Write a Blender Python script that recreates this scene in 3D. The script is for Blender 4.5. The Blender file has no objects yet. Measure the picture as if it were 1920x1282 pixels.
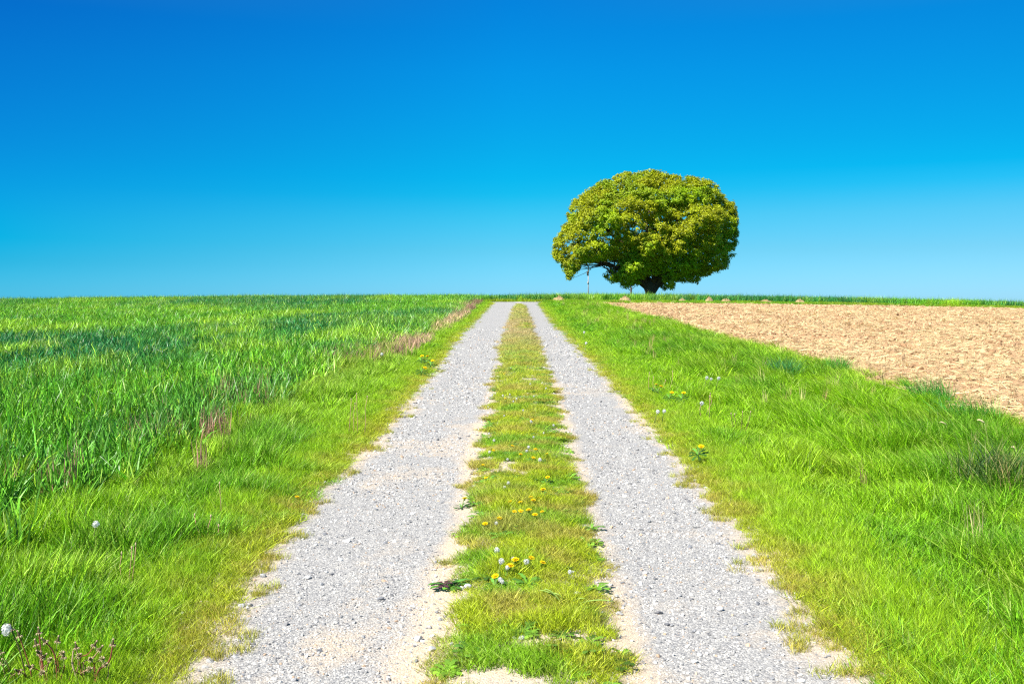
import bpy, math
import numpy as np
from mathutils import Vector

# ---------------------------------------------------------------- camera, sky, sun, exposure
sc = bpy.context.scene
F_PX, HORIZON, CAM_H = 1867.0, 566.0, 1.7
PITCH = math.atan((641 - HORIZON) / F_PX)
cam = bpy.data.cameras.new('camera'); cam.lens = 35; cam.sensor_width = 36
cam.clip_start = 0.1; cam.clip_end = 6000
camo = bpy.data.objects.new('camera', cam); sc.collection.objects.link(camo); sc.camera = camo
camo.location = (0, 0, CAM_H); camo.rotation_euler = (math.pi/2 - PITCH, 0, 0)

SUN = Vector((-0.58, -0.58, 0.86)).normalized()
w = bpy.data.worlds.new('World'); sc.world = w; w.use_nodes = True
nt = w.node_tree; bg = nt.nodes['Background']
sk = nt.nodes.new('ShaderNodeTexSky'); sk.sky_type = 'NISHITA'; sk.sun_disc = False
sk.sun_elevation = math.asin(SUN.z); sk.sun_rotation = math.atan2(SUN.x, SUN.y)
sk.air_density = 1.0; sk.dust_density = 0.2; sk.ozone_density = 3.0
bg.inputs[1].default_value = 0.12
# deep polarised blue: the sky's own colour is filtered along its height, a little brighter towards the east
tc = nt.nodes.new('ShaderNodeTexCoord')
sp = nt.nodes.new('ShaderNodeSeparateXYZ'); nt.links.new(tc.outputs['Generated'], sp.inputs[0])
mr = nt.nodes.new('ShaderNodeMapRange'); mr.inputs[1].default_value = -0.04; mr.inputs[2].default_value = 0.96
nt.links.new(sp.outputs['Z'], mr.inputs[0])
SKY_GAIN = [[(0.0, (0.058, 0.391, 0.796)), (0.0453, (0.058, 0.391, 0.796)), (0.0763, (0.021, 0.333, 0.623)), (0.0976, (0.004, 0.334, 0.586)), (0.1142, (0.004, 0.329, 0.571)), (0.1423, (0.004, 0.31, 0.562)), (0.1771, (0.004, 0.29, 0.557)), (0.2558, (0.004, 0.264, 0.571)), (0.2988, (0.004, 0.24, 0.575)), (0.55, (0.22, 0.42, 0.55)), (0.85, (0.45, 0.5, 0.5))], [(0.0, (0.158, 0.438, 0.81)), (0.0459, (0.158, 0.438, 0.81)), (0.0912, (0.1, 0.394, 0.597)), (0.1229, (0.05, 0.412, 0.572)), (0.1464, (0.01, 0.409, 0.563)), (0.162, (0.004, 0.408, 0.571)), (0.1928, (0.004, 0.4, 0.583)), (0.2617, (0.004, 0.396, 0.655)), (0.3265, (0.004, 0.366, 0.687)), (0.55, (0.22, 0.42, 0.55)), (0.85, (0.45, 0.5, 0.5))], [(0.0, (0.186, 0.41, 0.722)), (0.0453, (0.186, 0.41, 0.722)), (0.0906, (0.137, 0.364, 0.542)), (0.1261, (0.09, 0.379, 0.517)), (0.1518, (0.023, 0.381, 0.525)), (0.1681, (0.004, 0.369, 0.515)), (0.1934, (0.004, 0.355, 0.521)), (0.2398, (0.004, 0.35, 0.548)), (0.2992, (0.004, 0.341, 0.589)), (0.55, (0.22, 0.42, 0.55)), (0.85, (0.45, 0.5, 0.5))]]  #SKYGAIN
def sky_ramp(stops):
    r_ = nt.nodes.new('ShaderNodeValToRGB'); nt.links.new(mr.outputs[0], r_.inputs[0]); el = r_.color_ramp.elements
    for i, (p, c) in enumerate(stops):
        e = el[i] if i < 2 else el.new(p)
        e.position = p; e.color = (*[v / 4 for v in c], 1)
    return r_.outputs[0]
sky_col = sky_ramp(SKY_GAIN[0])
for i, (x0, x1) in ((1, (-.455, 0)), (2, (0, .455))):
    fx = nt.nodes.new('ShaderNodeMapRange'); fx.inputs[1].default_value = x0; fx.inputs[2].default_value = x1; nt.links.new(sp.outputs['X'], fx.inputs[0])
    mk = nt.nodes.new('ShaderNodeMix'); mk.data_type = 'RGBA'; nt.links.new(fx.outputs[0], mk.inputs['Factor'])
    nt.links.new(sky_col, mk.inputs['A']); nt.links.new(sky_ramp(SKY_GAIN[i]), mk.inputs['B']); sky_col = mk.outputs['Result']
sc4 = nt.nodes.new('ShaderNodeVectorMath'); sc4.operation = 'SCALE'; sc4.inputs['Scale'].default_value = 4
nt.links.new(sky_col, sc4.inputs[0])
mu = nt.nodes.new('ShaderNodeVectorMath'); mu.operation = 'MULTIPLY'
nt.links.new(sk.outputs[0], mu.inputs[0]); nt.links.new(sc4.outputs[0], mu.inputs[1])
nt.links.new(mu.outputs[0], bg.inputs[0])

sl = bpy.data.lights.new('sun', 'SUN'); sl.energy = 4.9; sl.angle = math.radians(0.5); sl.color = (1, 0.955, 0.87)
so = bpy.data.objects.new('sun', sl); sc.collection.objects.link(so)
so.rotation_euler = SUN.to_track_quat('Z', 'Y').to_euler()
sc.view_settings.view_transform = 'Standard'; sc.view_settings.look = 'None'
sc.view_settings.exposure = 0.9; sc.view_settings.gamma = 1
sc.cycles.use_denoising = False; sc.cycles.filter_width = 1.25; sc.cycles.max_bounces = 6; sc.cycles.transparent_max_bounces = 8

# ---------------------------------------------------------------- helpers
R = np.random.default_rng(11)
C = sc.collection

def _h(ix, iy, s):
    n = (ix * 374761393 + iy * 668265263 + s * 974634777) & 0xffffffff
    n = ((n ^ (n >> 13)) * 1274126177) & 0xffffffff
    return ((n ^ (n >> 16)) & 0xffff) / 65535.0

def noise(x, y, s=0):
    x = np.asarray(x, float); y = np.asarray(y, float)
    ix = np.floor(x).astype(np.int64); iy = np.floor(y).astype(np.int64)
    fx = x - ix; fy = y - iy; fx = fx*fx*(3-2*fx); fy = fy*fy*(3-2*fy)
    return ((_h(ix, iy, s)*(1-fx) + _h(ix+1, iy, s)*fx)*(1-fy) + (_h(ix, iy+1, s)*(1-fx) + _h(ix+1, iy+1, s)*fx)*fy)

def fbm(x, y, s=0, o=4):
    t = 0; a = .5; n = 0
    for i in range(o):
        t = t + a*noise(x*2**i + 17.3*i, y*2**i - 9.1*i, s+i); n += a; a *= .5
    return t / n

def sm(a, b, x):
    t = np.clip((x - a) / (b - a), 0, 1); return t*t*(3-2*t)

def terrain(x, y):
    """the lane climbs gently, then the hill rolls over its crest"""
    x = np.asarray(x, float); y = np.asarray(y, float)
    d = np.maximum(y - 66, 0)
    fall = np.where(d < 13.3, 0.0015*d*d, 0.2653 + 0.04*(d - 13.3))
    side = np.where(x < 0, 0.00022, 0.00036)*x*x*np.clip(y/70, 0, 1.5)
    side = np.minimum(side, 6 + 0*side)
    z = 0.024*y - fall - side
    return np.maximum(z, -60)

def ray(px, py):
    c, s = math.cos(PITCH), math.sin(PITCH)
    r, u = (px - 960)/F_PX, (641 - py)/F_PX
    return Vector((r, c + u*s, -s + u*c))

def at(px, py, h=0.0):
    """the point h metres above the ground that the photo shows at this pixel"""
    d = ray(px, py); t = 2.0
    for i in range(4000):
        p = Vector((0, 0, CAM_H)) + d*t
        if p.z <= float(terrain(p.x, p.y)) + h: break
        t += 0.01 + t*0.0008
    return Vector((p.x, p.y, float(terrain(p.x, p.y))))

def mesh_np(name, v, faces, mats=(), smooth=False, attrs=None, mi=None):
    """faces: list of (n,k) int arrays"""
    me = bpy.data.meshes.new(name)
    v = np.asarray(v, np.float32)
    faces = [np.asarray(f, np.int32) for f in faces if len(f)]
    me.vertices.add(len(v)); me.vertices.foreach_set('co', v.ravel())
    if faces:
        li = np.concatenate([f.ravel() for f in faces])
        cnt = np.concatenate([np.full(len(f), f.shape[1], np.int32) for f in faces])
        me.loops.add(len(li)); me.loops.foreach_set('vertex_index', li)
        me.polygons.add(len(cnt))
        me.polygons.foreach_set('loop_start', np.concatenate([[0], np.cumsum(cnt)[:-1]]).astype(np.int32))
        if smooth: me.polygons.foreach_set('use_smooth', np.ones(len(cnt), bool))
        else: me.polygons.foreach_set('use_smooth', np.zeros(len(cnt), bool))
        if mi is not None: me.polygons.foreach_set('material_index', np.asarray(mi, np.int32))
    for k, (ty, a) in (attrs or {}).items():
        at_ = me.attributes.new(k, ty, 'POINT')
        at_.data.foreach_set('vector' if ty == 'FLOAT_VECTOR' else 'value', np.asarray(a, np.float32).ravel())
    for m in mats: me.materials.append(m)
    me.update(calc_edges=True)
    return me

def tag(o, label=None, cat=None, group=None, kind=None):
    if label: o['label'] = label
    if cat: o['category'] = cat
    if group: o['group'] = group
    if kind: o['kind'] = kind
    return o

def obj(name, me, parent=None, loc=None):
    o = bpy.data.objects.new(name, me); C.objects.link(o)
    if parent: o.parent = parent
    if loc is not None: o.location = loc
    return o

def empty(name, loc, label, cat, group=None, rz=0, s=1):
    o = bpy.data.objects.new(name, None); C.objects.link(o); o.empty_display_size = .1
    o.location = loc; o.rotation_euler = (0, 0, rz); o.scale = (s, s, s)
    return tag(o, label, cat, group)

def dup(root, loc, label, rz=0, s=1, group=None, swap=None):
    r = root.copy(); C.objects.link(r); r.location = loc; r.rotation_euler = (0, 0, rz); r.scale = (s, s, s)
    r['label'] = label
    r.rotation_euler = (float(R.uniform(.1, .5)), float(R.uniform(-.3, .3)), rz)
    if group: r['group'] = group
    for ch in root.children:
        c = ch.copy(); C.objects.link(c); c.parent = r
        for g in ch.children:
            d = g.copy(); C.objects.link(d); d.parent = c
    return r

class Geo:
    def __init__(s): s.v = []; s.q = []; s.t = []; s.n = 0; s.a = []
    def add(s, v, q=None, t=None, a=0.0):
        v = np.asarray(v, float); s.v.append(v)
        if q is not None and len(q): s.q.append(np.asarray(q) + s.n)
        if t is not None and len(t): s.t.append(np.asarray(t) + s.n)
        s.a.append(np.full(len(v), a) if np.isscalar(a) else a); s.n += len(v)
    def mesh(s, name, mats=(), smooth=True):
        f = []
        if s.q: f.append(np.concatenate(s.q))
        if s.t: f.append(np.concatenate(s.t))
        return mesh_np(name, np.concatenate(s.v), f, mats, smooth, {'rnd': ('FLOAT', np.concatenate(s.a))})
    def tube(s, pts, rad, n=8, a=0.0, cap=True):
        pts = [Vector(p) for p in pts]; V = []; prev = None
        for i, p in enumerate(pts):
            d = (pts[min(i+1, len(pts)-1)] - pts[max(i-1, 0)]).normalized()
            u = (prev - d*prev.dot(d)) if prev is not None else d.orthogonal()
            u.normalize(); prev = u; w_ = d.cross(u)
            for k in range(n):
                an = 2*math.pi*k/n
                V.append(p + (u*math.cos(an) + w_*math.sin(an))*rad[i])
        Q = [(i*n+k, i*n+(k+1) % n, (i+1)*n+(k+1) % n, (i+1)*n+k) for i in range(len(pts)-1) for k in range(n)]
        T = []
        if cap:
            V += [pts[0], pts[-1]]; m = len(pts)*n; l = (len(pts)-1)*n
            T = [(m, (k+1) % n, k) for k in range(n)] + [(m+1, l+k, l+(k+1) % n) for k in range(n)]
        s.add([tuple(v) for v in V], Q, T, a)

# ---------------------------------------------------------------- materials
def new_mat(name):
    m = bpy.data.materials.new(name); m.use_nodes = True
    n = m.node_tree; return m, n, n.nodes['Principled BSDF'], n.nodes['Material Output']

def node(n, t, **k):
    x = n.nodes.new(t)
    for a, b in k.items(): setattr(x, a, b)
    return x

def mixc(n, fac, a, b, blend='MIX'):
    m = node(n, 'ShaderNodeMix', data_type='RGBA', blend_type=blend)
    for sck, val in ((m.inputs['Factor'], fac), (m.inputs['A'], a), (m.inputs['B'], b)):
        if hasattr(val, 'is_linked') or hasattr(val, 'links'): n.links.new(val, sck)
        elif isinstance(val, (int, float)): sck.default_value = val
        else: sck.default_value = (*val, 1)
    return m.outputs['Result']

def noisen(n, scale, detail=4, rough=.6, coord=None, kind='ShaderNodeTexNoise'):
    t = node(n, kind); t.inputs['Scale'].default_value = scale
    if kind == 'ShaderNodeTexNoise':
        t.inputs['Detail'].default_value = detail; t.inputs['Roughness'].default_value = rough
    if coord is not None: n.links.new(coord, t.inputs['Vector'])
    return t

def ramp(n, src, pts):
    r = node(n, 'ShaderNodeValToRGB'); e = r.color_ramp.elements
    for i, (p, c) in enumerate(pts):
        k = e[i] if i < 2 else e.new(p)
        k.position = p; k.color = (*(c if not np.isscalar(c) else (c, c, c)), 1)
    n.links.new(src, r.inputs[0]); return r.outputs[0]

def leaf_mat(name, transl=0.22, rough=.5, spec=.35, inst=True, base=(.1, .3, .03), dry=(.45, .38, .14), dryat=.93):
    """blades and leaves: tint from the plant, per-blade variety, thin and slightly see-through"""
    m, n, b, out = new_mat(name)
    if inst:
        a = node(n, 'ShaderNodeAttribute', attribute_type='INSTANCER', attribute_name='tint').outputs['Vector']
    else:
        rgb = node(n, 'ShaderNodeRGB'); rgb.outputs[0].default_value = (*base, 1); a = rgb.outputs[0]
    r = node(n, 'ShaderNodeAttribute', attribute_type='GEOMETRY', attribute_name='rnd').outputs['Fac']
    v = ramp(n, r, [(0, .34), (.45, .82), (.8, 1.5), (1, 2.3)])
    c = mixc(n, 1.0, a, v, 'MULTIPLY')
    d = node(n, 'ShaderNodeMath', operation='GREATER_THAN'); n.links.new(r, d.inputs[0]); d.inputs[1].default_value = dryat
    dm = node(n, 'ShaderNodeMath', operation='MULTIPLY'); n.links.new(d.outputs[0], dm.inputs[0]); dm.inputs[1].default_value = .6
    c = mixc(n, dm.outputs[0], c, dry)
    n.links.new(c, b.inputs['Base Color']); b.inputs['Roughness'].default_value = rough
    b.inputs['Specular IOR Level'].default_value = spec
    if transl:
        t = node(n, 'ShaderNodeBsdfTranslucent'); ty = mixc(n, 1.0, c, (1.1, 1.15, .5), 'MULTIPLY'); n.links.new(ty, t.inputs[0])
        mx = node(n, 'ShaderNodeMixShader'); mx.inputs[0].default_value = transl
        n.links.new(b.outputs[0], mx.inputs[1]); n.links.new(t.outputs[0], mx.inputs[2]); n.links.new(mx.outputs[0], out.inputs[0])
    return m

def flat_mat(name, col, rough=.8, var=.25, scale=30, spec=.3, bump=0):
    m, n, b, out = new_mat(name)
    tcn = node(n, 'ShaderNodeTexCoord'); t = noisen(n, scale, 4, .6, tcn.outputs['Object'])
    v = ramp(n, t.outputs['Fac'], [(.3, 1-var), (.7, 1+var)])
    n.links.new(mixc(n, 1.0, col, v, 'MULTIPLY'), b.inputs['Base Color'])
    b.inputs['Roughness'].default_value = rough; b.inputs['Specular IOR Level'].default_value = spec
    if bump:
        bn = node(n, 'ShaderNodeBump'); bn.inputs['Strength'].default_value = .8; bn.inputs['Distance'].default_value = bump
        n.links.new(t.outputs['Fac'], bn.inputs['Height']); n.links.new(bn.outputs[0], b.inputs['Normal'])
    return m

M_blade = leaf_mat('grass_blade')
M_wheat = leaf_mat('wheat_blade', .2, .42, .45, dry=(.4, .4, .1), dryat=.96)
M_dry = leaf_mat('dry_stalk', .15, .7, .2, dryat=2)
M_leafd = leaf_mat('dandelion_leaf', .25, .5, .4, inst=False, base=(.09, .24, .03), dryat=2)

# ground under the grass
M_ground, n, b, _ = new_mat('meadow_soil')
g = node(n, 'ShaderNodeNewGeometry')
t1 = noisen(n, .6, 5, .6, g.outputs['Position']); t2 = noisen(n, 14, 5, .7, g.outputs['Position'])
c = ramp(n, t2.outputs['Fac'], [(.3, (.045, .06, .014)), (.55, (.085, .13, .02)), (.75, (.16, .15, .05))])
c = mixc(n, ramp(n, t1.outputs['Fac'], [(.4, 0), (.6, 1)]), c, (.07, .13, .02))
n.links.new(c, b.inputs['Base Color']); b.inputs['Roughness'].default_value = .95; b.inputs['Specular IOR Level'].default_value = .1

# gravel
M_gravel, n, b, _ = new_mat('crushed_limestone')
g = node(n, 'ShaderNodeNewGeometry'); P = g.outputs['Position']
vo = noisen(n, 105, coord=P, kind='ShaderNodeTexVoronoi'); vo2 = noisen(n, 170, coord=P, kind='ShaderNodeTexVoronoi')
sx = node(n, 'ShaderNodeSeparateColor'); n.links.new(vo.outputs['Color'], sx.inputs[0])
sx2 = node(n, 'ShaderNodeSeparateColor'); n.links.new(vo2.outputs['Color'], sx2.inputs[0])
stone = ramp(n, sx.outputs[0], [(0, (.21, .21, .215)), (.25, (.315, .308, .298)), (.7, (.385, .375, .358)), (1, (.53, .51, .47))])
stone2 = ramp(n, sx2.outputs[0], [(0, .72), (.5, 1.0), (1, 1.2)])
stone = mixc(n, 1.0, stone, stone2, 'MULTIPLY')
at_s = node(n, 'ShaderNodeAttribute', attribute_type='GEOMETRY', attribute_name='sand').outputs['Fac']
nz = noisen(n, 2.2, 6, .65, P); nz2 = noisen(n, 40, 5, .7, P)
sand = ramp(n, nz2.outputs['Fac'], [(.3, (.46, .35, .24)), (.55, (.60, .49, .36)), (.75, (.68, .58, .45))])
ad = node(n, 'ShaderNodeMath', operation='MULTIPLY_ADD'); n.links.new(nz.outputs['Fac'], ad.inputs[0]); ad.inputs[1].default_value = 1.3; n.links.new(at_s, ad.inputs[2])
ad2 = node(n, 'ShaderNodeMath', operation='MULTIPLY_ADD'); n.links.new(nz2.outputs['Fac'], ad2.inputs[0]); ad2.inputs[1].default_value = .5; n.links.new(ad.outputs[0], ad2.inputs[2])
fs = ramp(n, ad2.outputs[0], [(.98, 0), (1.0, 0)]); 
fr = node(n, 'ShaderNodeMapRange'); n.links.new(ad2.outputs[0], fr.inputs[0]); fr.inputs[1].default_value = 1.0; fr.inputs[2].default_value = 1.5
c = mixc(n, fr.outputs[0], stone, sand)
n.links.new(c, b.inputs['Base Color']); b.inputs['Roughness'].default_value = .9; b.inputs['Specular IOR Level'].default_value = .2
bm1 = node(n, 'ShaderNodeBump'); bm1.inputs['Strength'].default_value = .7; bm1.inputs['Distance'].default_value = .006; bm1.invert = True
n.links.new(vo.outputs['Distance'], bm1.inputs['Height']); n.links.new(bm1.outputs[0], b.inputs['Normal'])

M_pebble, n, b, _ = new_mat('limestone_chip')
a = node(n, 'ShaderNodeAttribute', attribute_type='INSTANCER', attribute_name='tint').outputs['Vector']
n.links.new(a, b.inputs['Base Color']); b.inputs['Roughness'].default_value = .85; b.inputs['Specular IOR Level'].default_value = .25
M_stone = flat_mat('pale_stone', (.52, .52, .52), .85, .2, 60, .25, .002)

# ploughed soil
M_soil, n, b, _ = new_mat('dry_ploughed_soil')
g = node(n, 'ShaderNodeNewGeometry'); P = g.outputs['Position']
t1 = noisen(n, 9, 6, .7, P); t2 = noisen(n, .35, 4, .6, P); t3 = noisen(n, 45, 3, .6, P)
c = ramp(n, t1.outputs['Fac'], [(.3, (.24, .13, .062)), (.5, (.41, .25, .130)), (.7, (.54, .365, .20))])
c = mixc(n, ramp(n, t2.outputs['Fac'], [(.35, 0), (.7, .5)]), c, (.54, .39, .225))
n.links.new(c, b.inputs['Base Color']); b.inputs['Roughness'].default_value = .95; b.inputs['Specular IOR Level'].default_value = .1
bm1 = node(n, 'ShaderNodeBump'); bm1.inputs['Strength'].default_value = .8; bm1.inputs['Distance'].default_value = .02
n.links.new(t3.outputs['Fac'], bm1.inputs['Height']); n.links.new(bm1.outputs[0], b.inputs['Normal'])

# ---------------------------------------------------------------- large structure: ground, lane, field
def left_edge(y):   # where gravel starts on the left
    return np.interp(y, [2, 4.2, 5.9, 7.8, 10, 16, 27, 40, 60, 66, 70, 71], [-1.36, -1.42, -1.54, -1.56, -1.47, -1.45, -1.54, -1.43, -1.35, -1.25, -1.4, -3])
def right_edge(y):
    return np.interp(y, [2, 4.2, 8.4, 12.7, 21, 40, 60, 66, 70, 71], [1.47, 1.52, 1.57, 1.63, 1.62, 1.53, 1.68, 1.8, 2.1, 4])
def med_l(y): return np.interp(y, [2, 5.5, 12, 16, 27, 40, 59, 63], [-.36, -.38, -.35, -.31, -.29, -.12, .12, .3])
def med_r(y): return np.interp(y, [2, 4.2, 5.5, 10, 16, 27, 40, 59, 63], [.5, .54, .57, .62, .68, .71, .75, .79, .6])
FIELD_X, WHEAT_X = 5.95, -2.9
def wheat_edge(y): return WHEAT_X - .25*np.sin(y*.13) + .5*sm(35, 60, y) + .35*(fbm(y*.5, 0*y, 5)-.5)
def field_edge(y): return FIELD_X - .3*(1-sm(11, 18, y)) + .5*(fbm(y*.45, 0*y+3, 7)-.5)

def grid(xs, ys, zoff=0.0, disp=None):
    X, Y = np.meshgrid(xs, ys); Z = terrain(X, Y) + zoff
    if disp is not None: Z = Z + disp(X, Y)
    nx, ny = len(xs), len(ys)
    i = np.arange(nx*ny).reshape(ny, nx)
    q = np.stack([i[:-1, :-1], i[:-1, 1:], i[1:, 1:], i[1:, :-1]], -1).reshape(-1, 4)
    return np.stack([X, Y, Z], -1).reshape(-1, 3), q

xs = np.concatenate([[-2500, -1200, -600, -300, -150], np.arange(-80, 80.1, 1.0), [150, 300, 600, 1200, 2500]])
ys = np.concatenate([[-300, -100, -40, -20, -10], np.arange(-5, 110.1, 1.0), [130, 170, 250, 400, 700, 1200, 2000, 3200]])
v, q = grid(xs, ys)
tag(obj('ground', mesh_np('ground', v, [q], [M_ground], True)), kind='structure')

# the gravel lane: a sheet a little above the ground, finer near the camera
ys = np.concatenate([np.arange(-6, 12, .06), np.arange(12, 30, .15), np.arange(30, 70.9, .4)])
us = np.linspace(0, 1, 61)
L, Rr = left_edge(ys) - .16, right_edge(ys) + .16
X = L[:, None] + (Rr - L)[:, None]*us[None]; Y = np.repeat(ys[:, None], 61, 1)
cl = med_l(Y); cr = med_r(Y); mid = (cl+cr)/2
hump = .035*np.exp(-((X-mid)/.45)**2) + .012*(fbm(X*3, Y*3, 9)-.5)
Z = terrain(X, Y) + .02 + hump
le, re = left_edge(Y), right_edge(Y)
dist_edge = np.minimum(X - le, re - X); dm_ = np.maximum(cl - X, X - cr)
sand = .48*(1-sm(-.02, .3, dist_edge)) + .46*(1-sm(-.05, .16, dm_)) - .35*sm(9, 30, Y) + .10*(1-sm(3, 6, Y)) + .30*sm(.50, .72, fbm(X*1.8, Y*.45, 191))*(1-.5*sm(9, 25, Y))
i = np.arange(X.size).reshape(X.shape)
q = np.stack([i[:-1, :-1], i[:-1, 1:], i[1:, 1:], i[1:, :-1]], -1).reshape(-1, 4)
tag(obj('gravel_track', mesh_np('gravel_track', np.stack([X, Y, Z], -1).reshape(-1, 3), [q], [M_gravel], True,
    {'sand': ('FLOAT', sand.ravel())})), kind='structure')
def lane_z(x, y):
    m_ = (med_l(y)+med_r(y))/2
    return terrain(x, y) + .02 + .035*np.exp(-((x-m_)/.45)**2) + .012*(fbm(x*3, y*3, 9)-.5)
# the farm road crossing on the crest
v, q = grid(np.arange(-60, 60.1, 1), np.linspace(70.6, 73.2, 5), .024)
tag(obj('farm_road', mesh_np('farm_road', v, [q], [M_gravel], True, {'sand': ('FLOAT', np.full(len(v), -.2))})), kind='structure')

# ploughed field with real clods and furrows in its surface
def soil_h(X, Y):
    return .02 + .045*(fbm(X*2.6, Y*2.6, 21, 4)-.5) + .055*(fbm(X*8, Y*8, 31, 2)-.5)
ysf = np.concatenate([np.arange(0, 30, .07), np.arange(30, 67.0, .16)])
us = np.linspace(0, 1, 420)**1.25
xl = field_edge(ysf) - .1
X = xl[:, None] + (48 - xl)[:, None]*us[None]; Y = np.repeat(ysf[:, None], 420, 1)
Z = terrain(X, Y) + soil_h(X, Y)*np.clip((X - xl[:, None])/.3, 0.1, 1)
i = np.arange(X.size).reshape(X.shape)
q = np.stack([i[:-1, :-1], i[:-1, 1:], i[1:, 1:], i[1:, :-1]], -1).reshape(-1, 4)
tag(obj('ploughed_field', mesh_np('ploughed_field', np.stack([X, Y, Z], -1).reshape(-1, 3), [q], [M_soil], True)), kind='structure')

# ---------------------------------------------------------------- blade tufts (sources for the ground cover)
def blades(n, spread, L, wd, lean, curl, seed, leanx=0.0, lv=4, droop=0.0):
    r = np.random.default_rng(seed)
    an = r.uniform(0, 2*np.pi, n); rr = spread*np.sqrt(r.uniform(0, 1, n))
    bx, by = rr*np.cos(an), rr*np.sin(an)
    ph = r.uniform(0, 2*np.pi, n); le_ = r.normal(0, lean, n); cu = r.uniform(.2, 1, n)*curl
    dx, dy = np.cos(ph), np.sin(ph)
    Ln = L*r.uniform(.55, 1.15, n); W = wd*r.uniform(.7, 1.3, n)
    tw = r.uniform(0, 2*np.pi, n); sx_, sy_ = np.cos(tw), np.sin(tw)
    rnd = r.uniform(0, 1, n); V = []
    for k in range(lv):
        s = k/(lv-1); off = Ln*(np.abs(le_)*s + cu*s*s)
        x = bx + dx*off + leanx*Ln*s*s; y = by + dy*off; z = Ln*(s - (.35*cu+droop*r.uniform(0, 1, n)*s)*s*s)
        if k < lv-1:
            hw = W*.5*(1 - .75*s**1.5)
            V += [np.stack([x-sx_*hw, y-sy_*hw, z], -1), np.stack([x+sx_*hw, y+sy_*hw, z], -1)]
        else: V += [np.stack([x, y, z], -1)]
    m = len(V); V = np.stack(V, 1).reshape(-1, 3); base = np.arange(n)*m
    Q = [base[:, None] + np.array([[2*k, 2*k+1, 2*k+3, 2*k+2]]) for k in range(lv-2)]
    T = base[:, None] + np.array([[m-3, m-2, m-1]])
    return V, np.concatenate(Q), T, np.repeat(rnd, m)

def source(name, parts, mat):
    G = Geo()
    for p in parts: G.add(*p)
    return bpy.data.objects.new(name, G.mesh(name, [mat], False))

def source_set(name, objs):
    c = bpy.data.collections.new(name)
    for o in objs: c.objects.link(o)
    return c

verge_src = source_set('verge_tufts', [source('verge_tuft', [blades(34, .085, .24, .0058, .30, .40, 100+i), blades(6, .08, .25, .008, .28, .35, 150+i, droop=.2)], M_blade) for i in range(7)])
lean_src = source_set('leaning_tufts', [source('leaning_tuft', [blades(34, .09, .34, .0056, .22, .3, 200+i, leanx=-.42), blades(9, .09, .32, .0085, .35, .6, 250+i, leanx=-.2)], M_blade) for i in range(7)])
turf_src = source_set('turf_tufts', [source('turf_tuft', [blades(34, .06, .075, .0032, .45, .5, 300+i, lv=3)], M_blade) for i in range(6)])
wheat_src = source_set('wheat_tufts', [source('wheat_tuft', [blades(20, .12, .50, .016, .14, .22, 400+i, droop=.5), blades(16, .12, .42, .012, .2, .32, 450+i, droop=.3)], M_wheat) for i in range(8)])
stalk_src = source_set('dry_stalks', [source('dry_stalk', [blades(9, .07, .42, .0035, .1, .12, 500+i), (lambda p: (p[0]+np.array([0, 0, .0]), p[1], p[2], p[3]))(blades(8, .07, .36, .008, .1, .1, 520+i))], M_dry) for i in range(4)])
def rosette_parts(seed, n=14, L=.11, W=.03):
    r = np.random.default_rng(seed); V = []; Q = []; A = []
    for k in range(n):
        an = 2*np.pi*k/n + r.uniform(-.2, .2); l = L*r.uniform(.6, 1.1); up = r.uniform(.2, .8)
        d = np.array([np.cos(an), np.sin(an), 0]); s = np.array([-d[1], d[0], 0]); b0 = len(V); wv = [.15, .5, .35, .9, .6, 1, 0.05]
        for j, wj in enumerate(wv):
            t = j/6; c = d*l*t + np.array([0, 0, l*up*(t - .8*t*t) + .004])
            V += [c - s*W*.5*wj, c + s*W*.5*wj]
        Q += [(b0+2*j, b0+2*j+1, b0+2*j+3, b0+2*j+2) for j in range(6)]
        A += [r.uniform(0, .9)]*14
    return np.array(V), np.array(Q), None, np.array(A)
clover_src = source_set('broad_leaves', [source('broad_leaf_rosette', [rosette_parts(600+i, 11, .07, .022)], M_blade) for i in range(4)])

def chip(seed, sub=1, flat=.65):
    import bmesh
    bm = bmesh.new(); bmesh.ops.create_icosphere(bm, subdivisions=sub, radius=1)
    r = np.random.default_rng(seed); ax = r.normal(size=(7, 3)); ax /= np.linalg.norm(ax, axis=1)[:, None]
    h = r.uniform(.45, .9, 7)
    for v_ in bm.verts:
        p = np.array(v_.co)
        for a_, hh in zip(ax, h):
            d = p@a_
            if d > hh: p = p - a_*(d-hh)
        p += r.normal(0, .03, 3); p[2] *= flat; v_.co = p
    me = bpy.data.meshes.new('chip'); bm.to_mesh(me); bm.free(); me.polygons.foreach_set('use_smooth', np.zeros(len(me.polygons), bool)); return me
def chip_src(name, mat, n=8):
    L_ = []
    for i in range(n):
        me = chip(700+i, 1 if i % 2 else 2); me.materials.append(mat); L_.append(bpy.data.objects.new(name, me))
    return source_set(name + 's', L_)
peb_src = chip_src('gravel_chip', M_pebble); clod_src = chip_src('soil_clod', M_pebble, 6)
def straw_src_():
    L_ = []
    for i in range(5):
        G = Geo(); r = np.random.default_rng(800+i)
        for k in range(6):
            a_ = r.uniform(0, 6.28); c = r.uniform(-.12, .12, 3); c[2] = .01+abs(c[2])*.15; l = r.uniform(.04, .13); d = np.array([math.cos(a_), math.sin(a_), r.uniform(-.15, .3)])*l
            s = np.array([-d[1], d[0], 0])/l*.004; up = np.array([0, 0, .004])
            G.add([c-d-s, c-d+s, c+d+s, c+d-s, c-d+up, c+d+up], [(0, 1, 5, 4)[::1] if 0 else (1, 2, 5, 4), (3, 0, 4, 5)], None, r.uniform(0, .8))
        L_.append(bpy.data.objects.new('straw_bits', G.mesh('straw_bits', [M_dry], False)))
    return source_set('straw', L_)
straw_src = straw_src_()

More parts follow.
